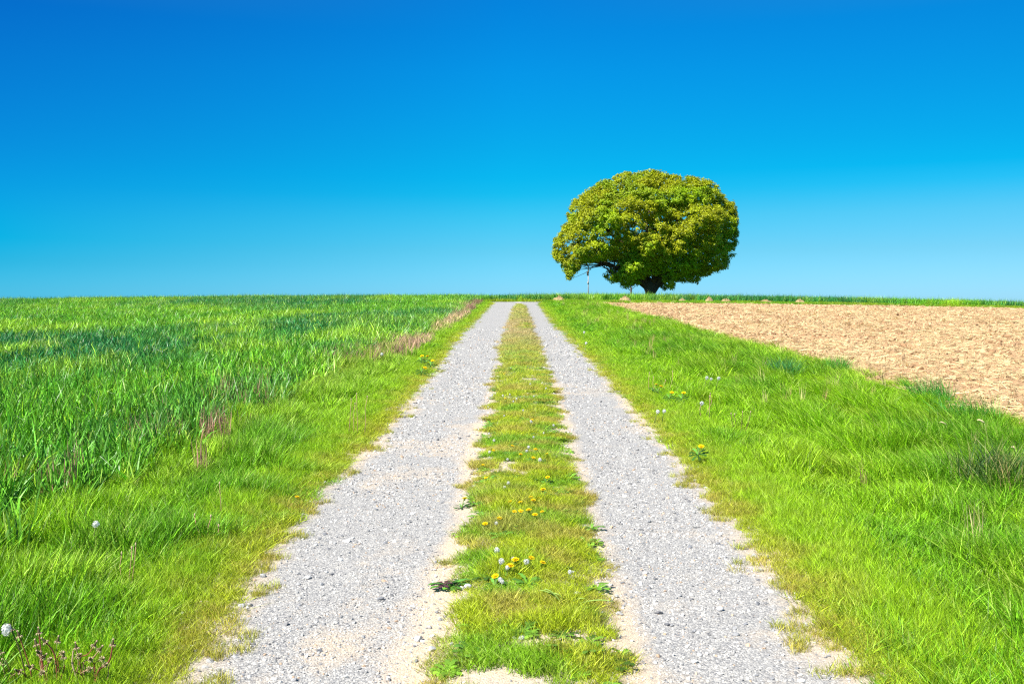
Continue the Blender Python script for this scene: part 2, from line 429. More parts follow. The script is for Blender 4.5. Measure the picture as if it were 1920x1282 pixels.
def scatter(name, coll, pos, rot, scl, tint, kind='stuff', label=None, cat=None):
    me = mesh_np(name, pos, [], (), False, {'rot': ('FLOAT_VECTOR', rot), 'scl': ('FLOAT_VECTOR', scl), 'tint': ('FLOAT_VECTOR', tint)})
    ob = tag(obj(name, me), label, cat, kind=kind)
    ng = bpy.data.node_groups.new(name, 'GeometryNodeTree')
    ng.interface.new_socket('Geometry', in_out='INPUT', socket_type='NodeSocketGeometry')
    ng.interface.new_socket('Geometry', in_out='OUTPUT', socket_type='NodeSocketGeometry')
    N = ng.nodes; gi = N.new('NodeGroupInput'); go = N.new('NodeGroupOutput')
    ci = N.new('GeometryNodeCollectionInfo'); ci.inputs['Collection'].default_value = coll
    ci.inputs['Separate Children'].default_value = True; ci.inputs['Reset Children'].default_value = True
    ip = N.new('GeometryNodeInstanceOnPoints'); ip.inputs['Pick Instance'].default_value = True
    def na(nm):
        a_ = N.new('GeometryNodeInputNamedAttribute'); a_.data_type = 'FLOAT_VECTOR'; a_.inputs['Name'].default_value = nm; return a_.outputs['Attribute']
    e2r = N.new('FunctionNodeEulerToRotation'); ng.links.new(na('rot'), e2r.inputs[0])
    ri = N.new('FunctionNodeRandomValue'); ri.data_type = 'INT'
    ri.inputs[4].default_value = 0; ri.inputs[5].default_value = len(coll.objects)-1
    l = ng.links
    l.new(gi.outputs[0], ip.inputs['Points']); l.new(ci.outputs[0], ip.inputs['Instance'])
    l.new(ri.outputs[2], ip.inputs['Instance Index']); l.new(e2r.outputs[0], ip.inputs['Rotation']); l.new(na('scl'), ip.inputs['Scale'])
    l.new(ip.outputs[0], go.inputs[0])
    md = ob.modifiers.new('scatter', 'NODES'); md.node_group = ng
    return ob

def sample(x0, x1, y0, y1, dens, margin=4.0):
    """points over a strip, thinner with distance, only where this camera or a near one could see"""
    out = []
    for a_ in np.arange(y0, y1, 1.0):
        b_ = min(a_+1.0, y1); wlim = .56*b_ + margin
        xa, xb = max(x0, -wlim), min(x1, wlim)
        if xb <= xa: continue
        k = R.poisson(dens(a_)*(xb-xa)*(b_-a_))
        out.append(np.stack([R.uniform(xa, xb, k), R.uniform(a_, b_, k)], -1))
    p = np.concatenate(out); return p[:, 0], p[:, 1]

def mixv(a, b, t):
    t = np.asarray(t)[:, None]; return np.asarray(a)*(1-t) + np.asarray(b)*t

def put(name, coll, x, y, s, tint, zoff=0.0, tilt=.08, sxy=None, z=None, rz=None, jit=.12):
    n_ = len(x); z = (terrain(x, y) if z is None else z) + zoff
    rot = np.stack([R.normal(0, tilt, n_), R.normal(0, tilt, n_), R.uniform(0, 6.283, n_) if rz is None else rz], -1)
    sxy = s if sxy is None else sxy
    tint = tint*(1 + R.normal(0, jit, n_))[:, None]
    return scatter(name, coll, np.stack([x, y, z], -1), rot, np.stack([sxy, sxy, s], -1), np.clip(tint, .003, 2))

LOD = lambda y: np.clip(y/9.0, 1, 4.5)

# palette (base colours)
G_FRESH = np.array([.255, .49, .009]); G_DEEP = np.array([.12, .35, .012]); G_OLIVE = np.array([.38, .44, .016]); G_PALE = np.array([.46, .64, .06])
G_BROWN = np.array([.42, .30, .13]); G_STRAW = np.array([.56, .47, .22]); G_PINK = np.array([.62, .42, .27])
W_TEAL = np.array([.030, .22, .055]); W_GREEN = np.array([.14, .40, .018]); W_LIME = np.array([.36, .58, .03])

# left verge
x, y = sample(-4.2, -1.2, 1.5, 70, lambda a_: 190/LOD(a_)**1.6)
we = wheat_edge(y); d = left_edge(y) + .07*(fbm(y*2.2, x*0+1, 41)-.5)*2 - x
k = (d > -.04) & (x > we - .05); x, y, d, we = x[k], y[k], d[k], we[k]
tus = sm(.48, .66, fbm(x*2.6, y*2.2, 48, 3)); hgt = (.22 + .62*sm(0, 1.0, d))*(.72+.75*tus) + .35*(fbm(x*1.3, y*1.3, 43)-.5)
nA = fbm(x*.9, y*.5, 44); nB = fbm(x*2.5, y*1.5, 45)
t = mixv(G_OLIVE, G_FRESH, sm(.0, .55, d)); t = t*(1-sm(.5, .68, nA)[:, None]*.75) + G_DEEP*(sm(.5, .68, nA)[:, None]*.75)
t = mixv(t, G_PALE, sm(.55, .75, nB)*.35)
t = mixv(t, G_OLIVE*.9, (1-sm(.1, .6, x-we))*.35*sm(8, 20, y))
pk = np.exp(-((y-38)/15)**2)*sm(.28, .52, fbm(x*1.1, y*.35, 46)+.12)*sm(.5, 1.0, d)*.8    # dry pinkish stretch further up
t = mixv(t, G_PINK, pk*.8)
put('verge_grass', verge_src, x, y, hgt, t, sxy=(.75+.3*hgt)*LOD(y)**.55)

# right verge, long grass combed by the wind
x, y = sample(1.3, 7.2, 1.5, 70, lambda a_: 170/LOD(a_)**1.6)
d = x - right_edge(y) - .07*(fbm(y*2.0, x*0+5, 51)-.5)*2; fe = field_edge(y)
k = (d > -.03) & (x < fe + .25) & ~((x > fe-.15) & (R.uniform(0, 1, len(x)) < .6)); x, y, d, fe = x[k], y[k], d[k], fe[k]
lush = sm(.8, 1.9, d)
nA = fbm(x*.8, y*.4, 54); nB = fbm(x*2.2, y*1.2, 55); nC = fbm(x*.5+3, y*.25, 56)
tus = sm(.48, .66, fbm(x*2.4, y*2.0, 58, 3)); hgt = (.20 + .54*sm(0, 1.1, d))*(.72+.8*tus) + .5*(nA-.5); hgt = hgt*(1-.25*sm(-.8, .1, x-fe))
t = mixv(G_OLIVE, G_FRESH, sm(.0, .5, d)); t = mixv(t, G_DEEP*1.05, sm(.5, .66, nA)*.7); t = mixv(t, G_PALE, sm(.52, .72, nC)*.6*lush)
t = mixv(t, G_OLIVE*1.1, sm(.55, .75, nB)*.25)
L_ = R.uniform(0, 1, len(x)) < lush*.8
put('verge_grass', verge_src, x[~L_], y[~L_], hgt[~L_], t[~L_], sxy=(.75+.3*hgt[~L_])*LOD(y[~L_])**.55)
put('long_grass', lean_src, x[L_], y[L_], (hgt[L_]*.76), t[L_], sxy=(.7+.35*hgt[L_])*LOD(y[L_])**.5, rz=R.normal(0.15, .55, L_.sum()), tilt=.1)

# wheat on the left, and beyond the crossing farm road
def wheat(name, x0, x1, y0, y1, keep, base=13):
    x, y = sample(x0, x1, y0, y1, lambda a_: base*(1 if a_ < 8 else (8/a_)**.35))
    k = keep(x, y); x, y = x[k], y[k]
    nA = fbm(x*.16, y*.09, 61); nB = fbm(x*.7, y*.25, 62); nE = fbm(x*.05+8, y*.05, 63)
    t = mixv(W_GREEN, W_TEAL, np.clip(sm(.42, .68, nA)*.9*(.3+.7*sm(7, 13, y)) + .9*np.exp(-((y-21-.2*x)/5.5)**2)*sm(-4.5, -7, x)*(y < 60), 0, 1)); t = mixv(t, W_LIME, sm(.5, .68, nB)*.75*(1-sm(.5, .65, nA)*.5))
    t = mixv(t, W_LIME, (R.uniform(0, 1, len(x)) < .12)*.8)
    e = np.exp(-np.maximum(wheat_edge(y)-x, 0)/.6)*(y < 66); t = mixv(t, np.array([.19, .42, .03]), e*.35)
    s = 1.0 + .25*(nB-.5) - .12*e + R.normal(0, .08, len(x)) + .42*sm(45, 72, y) + (y > 74)*.32*sm(-6, 8, x)
    return put(name, wheat_src, x, y, s, t, sxy=1.15*np.clip(y/14, 1, 2.2)**.6)
wheat('wheat_crop', -60, -2.6, 1.0, 74, lambda x, y: x < wheat_edge(y) - np.where(y > 70, .6, 0) + R.normal(0, .13, len(x)), 30)
wheat('wheat_crop', -60, 62, 74.3, 92, lambda x, y: x < 1e9, 30)

# grass verge on the crest beside and behind the farm road
x, y = sample(-60, 62, 66.8, 74.6, lambda a_: 12, 6)
k = ~((y < 73.3) & (y > 70.4)) & ~((y < 70.8) & (x > left_edge(y)-.1) & (x < right_edge(y)+.1)) & ~((y < 71) & (x < -3.2)) & ~((y < 68) & (x < field_edge(y))); x, y = x[k], y[k]
nB = fbm(x*.3, y*.6, 66)
t = mixv(G_FRESH*.9, G_OLIVE*.9, sm(.45, .7, nB)*.7); t = mixv(t, G_DEEP, sm(.45, .7, fbm(x*.6, y, 67))*.7)
put('verge_grass', verge_src, x, y, .9+.5*(nB-.5)+R.normal(0, .1, len(x)) + .25*(y > 73), t, sxy=np.full(len(x), 2.2))

# short turf on the lane's central strip, patchy towards its edges
x, y = sample(-.75, 1.0, 1.5, 63.5, lambda a_: 950/np.clip(a_/7, 1, 6)**1.7)
din = np.minimum(x - med_l(y), med_r(y) - x)
nP = fbm(x*3.0, y*4.5, 71); nQ = fbm(x*1.2+5, y*1.6, 72)
k = (din + .42*(nP-.5) + .10*(nQ-.5) > .07) & (nP > .33 + .38*(nQ-.45)) & ~((nP < .43) & (din < .14)); x, y, din, nP, nQ = [q_[k] for q_ in (x, y, din, nP, nQ)]
s = .42 + .32*sm(.0, .3, din) + 1.6*(fbm(x*3.2, y*3.2, 73)-.45) + .4*sm(9, 25, y)
t = mixv(np.array([.38, .47, .016]), np.array([.22, .42, .015]), sm(.47, .62, fbm(x*2.5, y*2.5, 76))); t = mixv(t, np.array([.46, .36, .09]), sm(.46, .66, fbm(x*4, y*5, 74))*.6)
t = mixv(t, np.array([.42, .28, .09]), (1-sm(.0, .12, din))*.55)
br = np.exp(-((y-33)/10)**2)*sm(.3, .55, fbm(x*2, y*.3, 75)+.1) + .5*np.exp(-((y-50)/8)**2)
t = mixv(t, G_PINK*.95, np.clip(br, 0, 1)*.72)
put('median_grass', turf_src, x, y, np.clip(s, .35, 2.2), t, z=lane_z(x, y)-.004, sxy=np.clip(.7+.4*s, .6, 1.5)*np.clip(y/10, 1, 4)**.6)
# broad-leaved weeds in the strip and verge
x, y = sample(-.5, .8, 2, 55, lambda a_: 24/np.clip(a_/10, 1, 3))
k = np.minimum(x-med_l(y), med_r(y)-x) > .05; x, y = x[k], y[k]
put('broad_leaved_weeds', clover_src, x, y, R.uniform(.7, 1.5, len(x)), mixv(np.array([.10, .25, .03]), np.array([.2, .38, .03]), R.uniform(0, 1, len(x))), z=lane_z(x, y)+.004, tilt=.12)
# short olive turf along the outer edges of the lane
for a0, a1 in ((-2.3, -1.1), (1.2, 2.6)):
    x, y = sample(a0, a1, 1.5, 69, lambda a_: 700/np.clip(a_/7, 1, 6)**1.7)
    d = np.where(x < 0, left_edge(y) - x, x - right_edge(y)); nP = fbm(x*2.5, y*4.0, 171)
    k = (d > -.02 - .10*(nP-.45)) & (d < .35 + .5*R.uniform(0, 1, len(x))); x, y, d, nP = x[k], y[k], d[k], nP[k]
    t = mixv(np.array([.36, .43, .02]), np.array([.29, .49, .012]), sm(.0, .3, d)); t = mixv(t, np.array([.48, .38, .07]), sm(.5, .7, fbm(x*4, y*4, 172))*.4*(1-sm(.2, .6, d)))
    put('edge_turf', turf_src, x, y, .6 + 1.0*sm(-.05, .5, d) + R.normal(0, .1, len(x)), t, z=np.maximum(lane_z(x, y)-.006, terrain(x, y)), sxy=(.8+.3*sm(0, .5, d))*np.clip(y/10, 1, 4)**.6)
# small tufts straying on to the gravel along both outer edges
x, y = sample(-2, 2.2, 2, 40, lambda a_: 500/np.clip(a_/7, 1, 6)**1.6)
de = np.minimum(x-left_edge(y), right_edge(y)-x); nP = fbm(x*3.4, y*5.5, 77)
k = (de > -.15) & (de < .20*(nP-.42)*5) & (de < .26) & (nP > .53); x, y, nP = x[k], y[k], nP[k]
put('edge_turf', turf_src, x, y, R.uniform(.4, .9, len(x)), mixv(np.array([.34, .40, .03]), np.array([.44, .36, .07]), R.uniform(0, 1, len(x))), z=lane_z(x, y)-.003)
# dry brown and pink grass stalks
x, y = sample(-4.2, -1.9, 4, 66, lambda a_: 13)
we = wheat_edge(y); f_ = fbm(x*.9, y*.45, 81); far_ = np.exp(-((y-36)/14)**2)
k = ((f_ > .47) & (np.abs(x-we+.1) < .7) & (y > 7)) | ((far_ > .3) & (f_ > .36) & (left_edge(y)-x > .6) & (x > we-.5)); x, y, far_ = x[k], y[k], far_[k]
put('dry_grass_stalks', stalk_src, x, y, R.uniform(.75, 1.15, len(x))*(1-.35*far_), mixv(np.array([.27, .14, .11]), G_PINK*1.15, np.clip(far_+R.uniform(-.3, .3, len(x)), 0, 1)), sxy=1.2*np.clip(y/12, 1, 2.5))
x, y = sample(2.6, 6.9, 3, 62, lambda a_: 1.3)
k = fbm(x*.8, y*.5, 83) > .5; x, y = x[k], y[k]
put('dry_grass_stalks', stalk_src, x, y, R.uniform(.6, 1.0, len(x)), mixv(np.array([.34, .2, .1]), G_STRAW, R.uniform(0, 1, len(x))))

# gravel chips
x, y = sample(-1.9, 2.0, 1.8, 34, lambda a_: 3000*min(1, (6.5/a_)**1.9), 3)
de = np.minimum(x-left_edge(y), right_edge(y)-x); dmn = np.maximum(med_l(y)-x, x-med_r(y))
pr = .15 + .85*sm(.0, .3, de)*np.where(dmn > 0, sm(0, .22, dmn)*.8+.2, .2); pr *= .45 + .9*sm(.35, .6, fbm(x*1.7, y*1.1, 91))
k = (R.uniform(0, 1, len(x)) < pr) & (de > -.25); x, y = x[k], y[k]; n_ = len(x)
s = (.0034*np.exp(R.normal(0, .48, n_)))*np.clip(y/7, 1, 3.2)**.75; s = np.clip(s, .002, .022)
u = R.uniform(0, 1, n_)[:, None]; A_, B_, D_ = np.array([.16, .16, .17]), np.array([.375, .368, .355]), np.array([.68, .655, .60])
t = np.where(u < .45, A_+(B_-A_)*u/.45, B_+(D_-B_)*(u-.45)/.55); t = np.where(R.uniform(0, 1, (n_, 1)) < .06, np.array([.5, .36, .25]), t)
put('gravel_stones', peb_src, x, y, s, t, z=lane_z(x, y)+s*.15, tilt=.5, sxy=s*R.uniform(.9, 1.5, n_), jit=.08)
x, y = sample(-1.9, 2.0, 1.8, 16, lambda a_: 60*min(1, (8/a_)**1.2), 3)
k = (np.minimum(x-left_edge(y), right_edge(y)-x) > -.1) & (np.maximum(med_l(y)-x, x-med_r(y)) > -.12); x, y = x[k], y[k]; n_ = len(x)
s = np.clip(.0085*np.exp(R.normal(0, .3, n_)), .006, .017)
t = mixv(np.array([.20, .205, .22]), np.array([.62, .61, .58]), R.uniform(0, 1, n_)**1.2)
put('gravel_stones', peb_src, x, y, s, t, z=lane_z(x, y)+s*.3, tilt=.4, sxy=s*R.uniform(.9, 1.5, n_), jit=.08)
# clods and straw on the field
x, y = sample(5.6, 48, 8, 66.9, lambda a_: 130*min(1, (16/a_)**1.15), 5)
k = x > field_edge(y)-.05; x, y = x[k], y[k]; n_ = len(x)
s = np.clip(.015*np.exp(R.normal(0, .6, n_))*np.clip(y/16, 1, 4)**.7, .006, .08)
t = mixv(np.array([.26, .14, .07]), np.array([.55, .385, .21]), R.uniform(0, 1, n_)**.8)
put('soil_clods', clod_src, x, y, s, t, z=terrain(x, y)+soil_h(x, y)*np.clip((x-field_edge(y)+.1)/.3, .1, 1)+s*.2, tilt=.5, sxy=s*R.uniform(.9, 1.5, n_))
x, y = sample(5.6, 48, 8, 66.9, lambda a_: 22*min(1, (16/a_)**.9), 5)
k = (x > field_edge(y)) & (fbm(x*.7, y*.5, 95) > .36+.25*R.uniform(0, 1, len(x))-.1); x, y = x[k], y[k]; n_ = len(x)
put('straw_litter', straw_src, x, y, np.full(n_, .9), mixv(np.array([.62, .45, .23]), np.array([.80, .64, .36]), R.uniform(0, 1, n_)), z=terrain(x, y)+soil_h(x, y)+.012, tilt=.15, sxy=R.uniform(.7, 1.3, n_)*np.clip(y/16, 1, 3)**.7)

# ---------------------------------------------------------------- the tree
M_bark = flat_mat('bark', (.085, .065, .05), .95, .35, 6, .15, .03)
m, n, b, out = new_mat('tree_leaf'); M_tleaf = m
a = node(n, 'ShaderNodeAttribute', attribute_type='GEOMETRY', attribute_name='tint').outputs['Vector']
n.links.new(a, b.inputs['Base Color']); b.inputs['Roughness'].default_value = .5; b.inputs['Specular IOR Level'].default_value = .35
tr = node(n, 'ShaderNodeBsdfTranslucent'); n.links.new(mixc(n, 1.0, a, (1, 1.1, .4), 'MULTIPLY'), tr.inputs[0])
mx = node(n, 'ShaderNodeMixShader'); mx.inputs[0].default_value = .3
n.links.new(b.outputs[0], mx.inputs[1]); n.links.new(tr.outputs[0], mx.inputs[2]); n.links.new(mx.outputs[0], out.inputs[0])

TY = 103.0
def tp(px, py):   # tree plane point
    d = ray(px, py); t = TY/d.y; return (d.x*t, CAM_H + d.z*t)
SIL = [(1213,318),(1188,323),(1160,326),(1126,339),(1090,356),(1077,373),(1064,397),(1062,412),(1054,421),(1039,439),(1033,456),(1034,474),(1043,491),(1057,509),(1063,526),(1072,525),(1081,515),(1092,504),(1109,494),(1131,492),(1149,492),(1150,500),(1140,504),(1119,513),(1131,524),(1142,533),(1162,536),(1171,544),(1184,541),(1196,539),(1204,524),(1234,524),(1245,544),(1260,541),(1262,526),(1284,530),(1306,540),(1313,524),(1335,522),(1354,509),(1370,485),(1376,463),(1382,432),(1379,404),(1370,378),(1350,366),(1341,349),(1317,337),(1284,331),(1254,326),(1230,321)]
S2 = np.array([tp(*p) for p in SIL])
def inside(px, pz):
    c = np.zeros(len(px), bool); j = len(S2)-1
    for i in range(len(S2)):
        xi, zi = S2[i]; xj, zj = S2[j]
        c ^= ((zi > pz) != (zj > pz)) & (px < (xj-xi)*(pz-zi)/(zj-zi+1e-12)+xi); j = i
    return c
def bdist(px, pz):
    best = np.full(len(px), 1e9)
    for i in range(len(S2)):
        a_, b_ = S2[i], S2[(i+1) % len(S2)]; ab = b_-a_
        t = np.clip(((px-a_[0])*ab[0]+(pz-a_[1])*ab[1])/(ab@ab), 0, 1)
        best = np.minimum(best, np.hypot(px-a_[0]-t*ab[0], pz-a_[1]-t*ab[1]))
    return best
tx0, tz0 = tp(1219, 553)
zg = float(terrain(tx0, TY))
tree = empty('broadleaf_tree', (tx0, TY, zg), 'large solitary spreading tree with dense olive green crown on the skyline behind the fields', 'tree')
T0 = np.array([tx0, TY, zg])
# clump centres: mostly close to the crown's surface, some inside
r = np.random.default_rng(5)
cand = 52000; px = r.uniform(S2[:, 0].min(), S2[:, 0].max(), cand); pz = r.uniform(S2[:, 1].min(), S2[:, 1].max(), cand)
k = inside(px, pz); px, pz = px[k], pz[k]; bd = bdist(px, pz); k = bd > .04 + .5*noise(px*1.1, pz*1.1, 99); px, pz, bd = px[k], pz[k], bd[k]
Rm = 8.5; dep = np.sqrt(np.maximum(0, 2*Rm*np.minimum(bd, Rm) - np.minimum(bd, Rm)**2))*(.92+.08*sm(0, 4, pz-1.2))*(.62+.26*noise(px/2.3+4, pz/1.7, 77)+.42*noise(px/.95+9, pz/.65, 78))
u = r.uniform(-1, 1, len(px)); sgn = np.sign(u); f_ = 1 - np.abs(r.normal(0, .12, len(px)))
f_ = np.where(r.uniform(0, 1, len(px)) < .25, r.uniform(0, 1, len(px)), f_)
py = TY + sgn*dep*f_
# boughs: hollow shaded gaps between leafy masses
def n3(x, y, z, s): return (noise(x+y*.37, z+y*.61, s)+noise(x-y*.53+9, z*1.1-y*.29, s+3)+noise(y+x*.3, z*.9-x*.2, s+7))/3
gap = .6*n3(px/1.7, py/1.7, pz/1.3, 5)+.4*n3(px/.8, py/.8, pz/.7, 15)
low = 1-sm(2.0, 6.0, pz)
core = np.exp(-((px-tx0)/2.2)**2 - ((pz-1.2)/1.6)**2)
k = gap > (.385 + .07*low + .06*core + .05*(1-sm(3, 6, pz))*sm(tx0+1.5, tx0+4, px)); px, py, pz = px[k], py[k], pz[k]
lim = 8600; px, py, pz = px[:lim], py[:lim], pz[:lim]
nc = len(px); per = 40
cr_ = r.uniform(.16, .36, nc)
ctr = np.stack([px, py, pz], -1)
off = r.normal(size=(nc, per, 3)); off /= np.linalg.norm(off, axis=2, keepdims=True); off *= (r.uniform(0, 1, (nc, per, 1))**.45); off[..., 2] *= .75
P = ctr[:, None] + off*cr_[:, None, None]*1.15
outd = (ctr - np.array([tx0, TY, 3.5])); outd /= np.linalg.norm(outd, axis=1, keepdims=True)
nn = outd[:, None]*.5 + off*.8 + np.array([0, 0, .35]) + r.normal(0, .55, (nc, per, 3)); nn /= np.linalg.norm(nn, axis=2, keepdims=True)
up = r.normal(size=(nc, per, 3)); tg = np.cross(nn, up); tg /= np.linalg.norm(tg, axis=2, keepdims=True); bt = np.cross(nn, tg)
ls = r.uniform(.055, .11, (nc, per, 1))
V = np.stack([P-tg*ls, P-bt*ls*.6+nn*ls*.15, P+tg*ls, P+bt*ls*.6+nn*ls*.15], 2).reshape(-1, 3)
Q = np.arange(len(V)).reshape(-1, 4)
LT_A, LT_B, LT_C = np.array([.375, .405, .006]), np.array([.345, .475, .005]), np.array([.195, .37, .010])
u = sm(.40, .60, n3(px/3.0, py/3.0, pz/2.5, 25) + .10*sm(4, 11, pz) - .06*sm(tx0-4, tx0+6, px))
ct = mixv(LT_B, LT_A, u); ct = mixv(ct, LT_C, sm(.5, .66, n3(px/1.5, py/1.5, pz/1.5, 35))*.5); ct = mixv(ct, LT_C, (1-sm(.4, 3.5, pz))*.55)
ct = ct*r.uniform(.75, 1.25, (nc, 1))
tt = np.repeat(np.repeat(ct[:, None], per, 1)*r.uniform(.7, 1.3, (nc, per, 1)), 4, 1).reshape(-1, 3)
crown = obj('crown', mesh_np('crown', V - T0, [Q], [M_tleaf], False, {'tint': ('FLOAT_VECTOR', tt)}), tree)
# trunk and limbs
def bez(a_, c_, b_, k_=9):
    a_, b_, c_ = map(np.array, (a_, b_, c_)); return [tuple((1-t)**2*a_+2*t*(1-t)*c_+t*t*b_) for t in np.linspace(0, 1, k_)]
G = Geo()
fork = np.array([0, 0, tz0 - zg + .55])
G.tube([(0, 0, -.2), (0, 0, .05), (.02, 0, .5), (0, 0, fork[2]-.8), (.03, 0, fork[2]-.3), (.1, 0, fork[2]+.3), (.15, .1, fork[2]+1.1)], [.85, .72, .55, .50, .56, .85, .6], 16)
obj('trunk', G.mesh('trunk', [M_bark]), tree)
limbs = [((1190, 484), -.5), ((1140, 440), -1.5), ((1075, 470), 1), ((1088, 490), -1), ((1215, 400), 1), ((1260, 430), -3), ((1300, 480), -2.5), ((1345, 470), 2), ((1290, 385), 2), ((1150, 525), -2), ((1240, 470), -4.5), ((1200, 440), 4), ((1330, 505), -1), ((1180, 535), .5)]
node_pts = []
cc = ctr - T0
for (qx, qy), dy in limbs:
    e_ = np.array([*tp(qx, qy)]); e3 = np.array([e_[0]-tx0, dy, e_[1]-zg]); s0 = fork + np.array([.25*np.sign(e3[0]), .2*np.sign(dy), r.uniform(-.1, .7)])
    c_ = s0*.45 + e3*.55; c_[2] += (.6 if e3[2] > fork[2]+3 else .9); c_[0] -= .12*(e3[0])
    G = Geo(); pts = bez(s0, c_, e3, 10); r0 = .30 if e3[2] > fork[2]+2 else .2
    G.tube(pts, list(np.linspace(r0, .045, 10)), 9)
    for _ in range(18):
        p0 = np.array(pts[r.integers(3, 10)]); near = cc[np.argsort(np.linalg.norm(cc-p0, axis=1))[r.integers(30, 420)]]
        md = (p0+near)/2 + r.normal(0, .25, 3); G.tube(bez(p0, md, near, 5), [.07, .055, .04, .03, .012], 5)
        for _ in range(2):
            q2 = cc[np.argsort(np.linalg.norm(cc-near, axis=1))[r.integers(5, 80)]]; G.tube(bez(md, (md+q2)/2+r.normal(0, .12, 3), q2, 4), [.035, .028, .018, .008], 4)
    obj('limb', G.mesh('limb', [M_bark]), tree)

# ---------------------------------------------------------------- posts on the skyline
M_steel = flat_mat('galvanised_steel', (.30, .32, .34), .5, .2, 8, .5)
M_oldwood = flat_mat('weathered_wood', (.10, .08, .065), .9, .3, 12, .2, .004)
M_palew = flat_mat('pale_timber', (.45, .36, .28), .8, .2, 10)
def skypt(px, Y, h=0):
    d = ray(px, 560); X_ = d.x*Y/d.y; return Vector((X_, Y, float(terrain(X_, Y))))
Yp = 99.0; p = skypt(1103, Yp); top = CAM_H + ray(1103, 499).z*Yp/ray(1103, 499).y - p.z
pole = empty('metal_pole', p, 'slender grey metal pole standing on the skyline left of the tree under its lowest bough', 'pole')
G = Geo(); G.tube([(0, 0, -.2), (0, 0, top*.5), (0, 0, top-.7)], [.065, .055, .05], 12); obj('shaft', G.mesh('shaft', [M_steel]), pole)
G = Geo(); G.tube([(0, 0, top-.72), (0, 0, top)], [.07, .07], 12); obj('top_sleeve', G.mesh('top_sleeve', [M_palew]), pole)
G = Geo(); G.tube([(-.08, 0, top-.95), (-.09, 0, top-.72), (-.11, -.02, top-.5)], [.05, .08, .035], 10); obj('bracket', G.mesh('bracket', [M_oldwood]), pole)
G = Geo(); G.tube([(-.05, -.06, top-1.75), (-.05, -.06, top-1.55)], [.05, .05], 8); obj('clamp', G.mesh('clamp', [M_palew]), pole)
Yp = 98.0; p = skypt(1183, Yp); top = CAM_H + ray(1183, 539).z*Yp/ray(1183, 539).y - p.z
post = empty('wooden_post', p, 'short dark wooden post just left of the tree trunk on the skyline', 'post')
G = Geo(); G.tube([(0, 0, -.2), (.01, 0, top*.6), (.02, 0, top-.06)], [.095, .09, .088], 8); obj('shaft', G.mesh('shaft', [M_oldwood], False), post)
G = Geo(); G.tube([(.02, 0, top-.06), (.02, 0, top), (.02, 0, top+.03)], [.10, .10, .03], 8); obj('cap', G.mesh('cap', [M_oldwood], False), post)

# ---------------------------------------------------------------- earth mounds along the farm road
M_mound = flat_mat('mound_earth', (.36, .26, .13), .95, .35, 9, .1, .03)
def mound(seed, w_, h_, mat):
    r_ = np.random.default_rng(seed); nr, na_ = 9, 26; V = [(0, 0, h_)]
    for i in range(1, nr+1):
        for k in range(na_):
            a_ = 2*math.pi*k/na_; rr = i/nr; R_ = w_*rr*(1+.18*math.sin(2*a_+seed)+.1*math.sin(5*a_+2*seed))
            V.append((R_*math.cos(a_), R_*.7*math.sin(a_), h_*math.sqrt(max(0, 1-rr*rr)) + r_.normal(0, .05*h_/.2)*(1-rr) - (.05 if i == nr else 0)))
    T = [(0, 1+k, 1+(k+1) % na_) for k in range(na_)]
    Q = [(1+i*na_+k, 1+(i+1)*na_+k, 1+(i+1)*na_+(k+1) % na_, 1+i*na_+(k+1) % na_) for i in range(nr-1) for k in range(na_)]
    return mesh_np('earth_mound', V, [Q, T], [mat], False)
for i, (qx, Y_, w_, h_, lb) in enumerate([
        (1048, 73.5, .55, .42, 'brown earth mound beside the end of the gravel lane, left of the metal pole'),
        (1172, 72.9, .62, .45, 'wide brown earth mound in the green strip just left of the tree trunk'),
        (1279, 72.6, .42, .34, 'low brown earth mound in the green strip right of the tree trunk'),
        (1330, 72.6, .42, .44, 'pointed pale earth mound below the right side of the tree crown'),
        (1361, 72.4, .5, .36, 'low pale earth mound beneath the right edge of the tree crown'),
        (1435, 72.2, .55, .32, 'flat earth mound at the field edge, first one right of the tree crown'),
        (1500, 72.0, .45, .36, 'small earth mound at the far field edge, second one right of the tree crown')]):
    p = skypt(qx, Y_); p.z -= .03; o = obj('earth_mound', mound(i+3, w_*.85, h_*.9, M_mound), None, p)
    tag(o, lb, 'mound', 'earth mounds along the far field edge')

# ---------------------------------------------------------------- dandelions
def simple(name, col, rough=.6, transl=0):
    m, n, b, out = new_mat(name)
    tcn = node(n, 'ShaderNodeTexCoord'); t = noisen(n, 160, 3, .6, tcn.outputs['Object'])
    c = mixc(n, 1.0, col, ramp(n, t.outputs['Fac'], [(.3, .8), (.7, 1.15)]), 'MULTIPLY')
    n.links.new(c, b.inputs['Base Color']); b.inputs['Roughness'].default_value = rough; b.inputs['Specular IOR Level'].default_value = .2
    if transl:
        t_ = node(n, 'ShaderNodeBsdfTranslucent'); n.links.new(c, t_.inputs[0]); mx = node(n, 'ShaderNodeMixShader'); mx.inputs[0].default_value = transl
        n.links.new(b.outputs[0], mx.inputs[1]); n.links.new(t_.outputs[0], mx.inputs[2]); n.links.new(mx.outputs[0], out.inputs[0])
    return m
M_yel = simple('yellow_petal', (.88, .62, .002), .6, .25); M_stem = simple('pale_green_stem', (.25, .33, .08)); M_fluff = simple('white_fluff', (.92, .92, .90), .8, .6)
M_red = simple('red_stem', (.26, .07, .05), .7); M_brn = simple('brown_bud', (.10, .085, .035)); M_bract = simple('dry_bract', (.50, .36, .24)); M_drystem = simple('dry_brown_stem', (.42, .26, .15))

